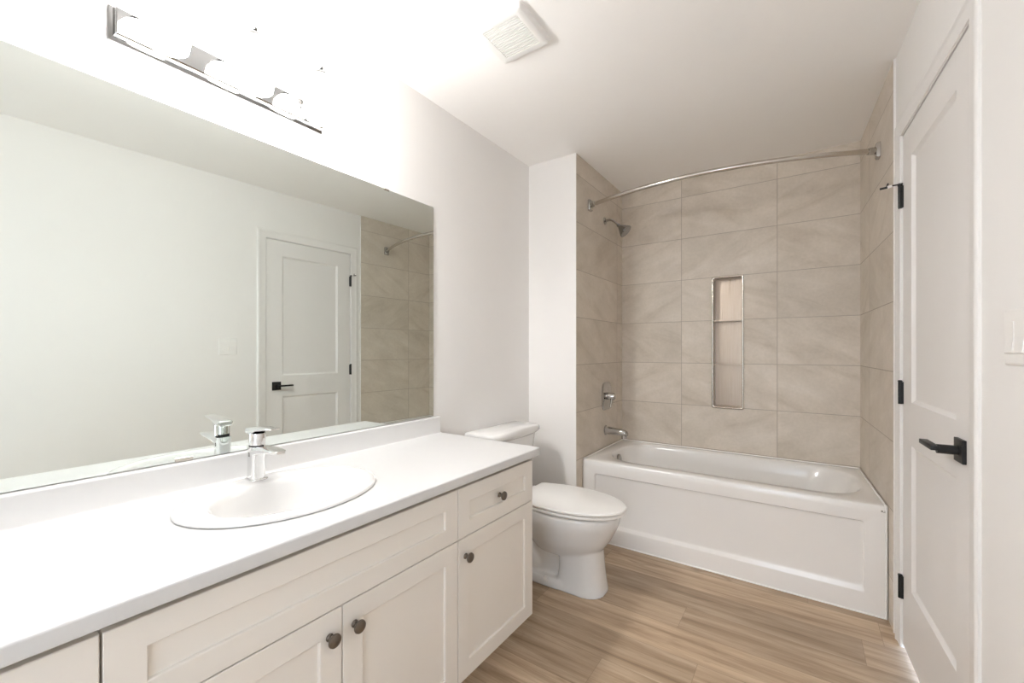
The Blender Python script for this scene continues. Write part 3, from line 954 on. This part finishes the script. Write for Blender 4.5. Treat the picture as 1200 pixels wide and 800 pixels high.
# ------------------------------------------------------------------ curved shower rod
def build_rod():
    z = 2.165
    xl, xr = XA, rw(2.68) - 0.006
    yl, yr = 2.605, 2.680
    t = thing('shower_curtain_rod', 'curved nickel shower curtain rod spanning the tub alcove', 'curtain rod', ((xl + xr) / 2, 2.64, z))
    o = Vector(((xl + xr) / 2, 2.64, z))
    bm = B()
    pts = []
    for i in range(41):
        f = i / 40
        x = xl + 0.012 + (xr - xl - 0.024) * f
        y = yl + (yr - yl) * f - 0.168 * (1 - (2 * f - 1) ** 2)
        pts.append(Vector((x, y, z)) - o)
    tube(bm, pts, 0.0125, 18)
    obj('rod', bm, M['nickel'], t)
    for x, y, d in ((xl, yl, 1), (xr, yr, -1)):
        bm = B()
        def lp(a, xx, r):
            return [Vector((x + d * xx - o.x, y + p.x - o.y, p.y)) for p in rrect(-0.024 + a, 0.024 - a, -0.036 + a, 0.036 - a, r, 0, 4)]
        loft(bm, [lp(0, 0.0, 0.004), lp(0, 0.012, 0.004), lp(0.003, 0.016, 0.004), lp(0.006, 0.018, 0.004)])
        f = obj('flange', bm, M['bath_chrome'], t, label='rectangular chrome rod flange')
        bm = B()
        lathe(bm, [(0.0175, 0.014), (0.0175, 0.045), (0.016, 0.050)], 24, axis_mtx((x - o.x, y - o.y, 0), (d, -0.35, 0)))
        obj('socket', bm, M['bath_chrome'], f)
build_rod()

# ------------------------------------------------------------------ wall niche
def build_niche():
    x0, x1, z0, z1 = 0.994, 1.193, 0.800, 1.714
    cx, cz = (x0 + x1) / 2, (z0 + z1) / 2
    t = thing('shower_niche', 'tall stainless steel niche recessed in the tiled back wall', 'niche', (cx, YB, z0))
    hw, hh = (x1 - x0) / 2, (z1 - z0) / 2
    def lp(a, y, r):
        return [Vector((p.x, y, hh + p.y)) for p in rrect(-hw + a, hw - a, -hh + a, hh - a, r, 0, 6)]
    bm = B()
    loft(bm, [lp(0.0, 0.0005, 0.012), lp(0.0, -0.004, 0.012), lp(0.002, -0.006, 0.012), lp(0.009, -0.006, 0.012), lp(0.0115, -0.004, 0.012), lp(0.012, 0.006, 0.012)], False, False)
    obj('frame', bm, M['nickel_dark'], t, smooth=50)
    bm = B()
    loft(bm, [lp(0.012, 0.006, 0.012), lp(0.012, 0.088, 0.012)], False, True)
    obj('recess', bm, M['steel'], t, smooth=30)
    for z, th in ((1.408, 0.004), (1.105, 0.0025)):
        bm = B(); box(bm, -hw + 0.0125, hw - 0.0125, 0.004, 0.086, z - z0 - th, z - z0 + th)
        obj('shelf', bm, M['steel'], t, smooth=0)
build_niche()

# ------------------------------------------------------------------ exhaust fan grille
def build_fan():
    x0, x1, y0, y1 = 0.468, 0.696, 1.240, 1.472
    cx, cy = (x0 + x1) / 2, (y0 + y1) / 2
    t = thing('exhaust_fan_grille', 'square white exhaust fan grille on the ceiling', 'ceiling vent', (cx, cy, H))
    hx, hy = (x1 - x0) / 2, (y1 - y0) / 2
    def lp(a, z, r=0.008):
        return [Vector((p.x, p.y, z)) for p in rrect(-hx + a, hx - a, -hy + a, hy - a, r, 0, 4)]
    bm = B()
    loft(bm, [lp(0.0, 0.0), lp(0.0, -0.005), lp(0.007, -0.018), lp(0.010, -0.0195), lp(0.034, -0.0195, 0.002), lp(0.035, -0.003, 0.002)], False, True)
    obj('cover', bm, M['plastic'], t, smooth=30)
    bm = B()
    ny = 15
    w = hx - 0.035
    for i in range(ny):
        y = -hy + 0.042 + (2 * hy - 0.084) * i / (ny - 1)
        box(bm, -w, w, y - 0.0030, y + 0.0030, -0.0190, -0.0040)
    obj('slats', bm, M['plastic'], t, smooth=0)
build_fan()

# ------------------------------------------------------------------ door with hinges and handle
def build_door():
    t = thing('door_1', 'white two panel door with black lever handle and hinges', 'door', (RX, RY, 0), RROT, kind='structure')
    xf = 0.004                       # face of the leaf, just behind the wall face
    gap = 0.014
    bm = B()
    def front(depth_sign=1):
        pass
    panels = [(1.712 - RY, 2.180 - RY, 0.283, 0.838), (1.712 - RY, 2.180 - RY, 1.002, 1.946)]
    ys = sorted({D0, D1, panels[0][0], panels[0][1]})
    zs = sorted({gap, DZ, panels[0][2], panels[0][3], panels[1][2], panels[1][3]})
    V = {}
    def v(x, y, z):
        k = (round(x, 5), round(y, 5), round(z, 5))
        if k not in V:
            V[k] = bm.verts.new((x, y, z))
        return V[k]
    for i in range(len(ys) - 1):
        for j in range(len(zs) - 1):
            a, b, c, d = ys[i], ys[i + 1], zs[j], zs[j + 1]
            isp = any(abs(a - p[0]) < 1e-6 and abs(b - p[1]) < 1e-6 and abs(c - p[2]) < 1e-6 and abs(d - p[3]) < 1e-6 for p in panels)
            if not isp:
                bm.faces.new((v(xf, a, c), v(xf, b, c), v(xf, b, d), v(xf, a, d)))
            else:
                steps = [(0.0, 0.0), (0.003, 0.003), (0.010, 0.009), (0.013, 0.0105)]
                pr = None
                for s_, dp in steps:
                    q = [v(xf + dp, a + s_, c + s_), v(xf + dp, b - s_, c + s_), v(xf + dp, b - s_, d - s_), v(xf + dp, a + s_, d - s_)]
                    if pr:
                        for e in range(4):
                            bm.faces.new((pr[e], pr[(e + 1) % 4], q[(e + 1) % 4], q[e]))
                    pr = q
                bm.faces.new(pr)
    xb = xf + 0.035
    for a, b in ((D0, None), (D1, None)):
        f = [v(xf, a, z) for z in zs] + [v(xb, a, zs[-1]), v(xb, a, zs[0])]
        bm.faces.new(f)
    for z in (zs[0], zs[-1]):
        f = [v(xf, y, z) for y in ys] + [v(xb, ys[-1], z), v(xb, ys[0], z)]
        bm.faces.new(f)
    bm.faces.new((v(xb, D0, zs[0]), v(xb, D1, zs[0]), v(xb, D1, zs[-1]), v(xb, D0, zs[-1])))
    obj('leaf', bm, M['door'], t, smooth=0)
    # hinges
    yh = D1 + 0.002
    for k, zc in enumerate((1.822, 1.030, 0.245)):
        bm = B()
        lathe(bm, [(0.0068, -0.045), (0.0068, -0.016), (0.0062, -0.0155), (0.0068, -0.015), (0.0068, 0.015), (0.0062, 0.0155), (0.0068, 0.016), (0.0068, 0.045), (0.0078, 0.0455), (0.0078, 0.049), (0.004, 0.051)],
              20, Matrix.Translation((-0.005, yh, zc)))
        box(bm, -0.004, 0.0038, yh - 0.011, yh - 0.001, zc - 0.044, zc + 0.044)
        hg = obj('hinge', bm, M['black'], t, smooth=30, label='matte black hinge')
        if k == 0:
            # hinge pin door stop
            bm = B()
            box(bm, -0.012, 0.002, yh - 0.008, yh + 0.008, zc + 0.051, zc + 0.055)
            tube(bm, [(-0.006, yh, zc + 0.053), (-0.030, yh + 0.004, zc + 0.053)], 0.003, 12)
            tube(bm, [(-0.042, yh + 0.006, zc + 0.050), (-0.066, yh + 0.012, zc + 0.049)], 0.0045, 14)
            tube(bm, [(-0.046, yh + 0.006, zc + 0.050), (-0.040, yh + 0.012, zc + 0.066)], 0.0035, 12)
            st = obj('door_stop', bm, M['black'], hg, label='black hinge pin door stop')
            bm = B()
            tube(bm, [(-0.029, yh + 0.004, zc + 0.053), (-0.043, yh + 0.006, zc + 0.050)], 0.0055, 14)
            obj('bumper', bm, M['plastic'], st, label='white rubber bumper')
    # lever handle
    yc, zc = 1.667 - RY, 0.924
    bm = B()
    box(bm, xf - 0.009, xf, yc - 0.0325, yc + 0.0325, zc - 0.0325, zc + 0.0325, 0.001, 1)
    hd = obj('handle', bm, M['black'], t, smooth=0, label='square matte black handle rosette with lever')
    bm = B()
    tube(bm, [(xf - 0.009, yc, zc), (xf - 0.052, yc, zc)], 0.0130, 20)
    obj('neck', bm, M['black'], hd)
    bm = B()
    box(bm, xf - 0.067, xf - 0.047, yc - 0.013, yc + 0.102, zc - 0.004, zc + 0.009, 0.0015, 2)
    obj('lever', bm, M['black'], hd)
    bm = B()
    box(bm, xf + 0.004, xf + 0.026, D0 - 0.0022, D0 + 0.0002, zc - 0.028, zc + 0.028)
    obj('latch_plate', bm, M['black'], t, smooth=0)
build_door()

# ------------------------------------------------------------------ light switch
def build_switch():
    y, z = 1.334 - RY, 1.230
    t = thing('light_switch', 'white double rocker light switch on the wall beside the door', 'light switch',
              (RX + 0.0463 * 0.596 * 1.0, 1.334, z), RROT)
    bm = B()
    def lp(a, x, r=0.004):
        return [Vector((x, p.x, p.y)) for p in rrect(-0.058 + a, 0.058 - a, -0.060 + a, 0.060 - a, r, 0, 3)]
    loft(bm, [lp(0.0, 0.0), lp(0.0, -0.003), lp(0.004, -0.0058), lp(0.006, -0.006)])
    obj('plate', bm, M['plastic'], t, smooth=30)
    for k in (-1, 1):
        bm = B()
        yc = k * 0.023
        pr = [(-0.0055, -0.034), (-0.0105, -0.0335), (-0.0068, 0.0), (-0.0072, 0.0335), (-0.0055, 0.034)]
        loft(bm, [[Vector((x, yy, zz)) for x, zz in pr] for yy in (yc - 0.0165, yc + 0.0165)])
        obj('rocker', bm, M['plastic'], t, smooth=0)
build_switch()
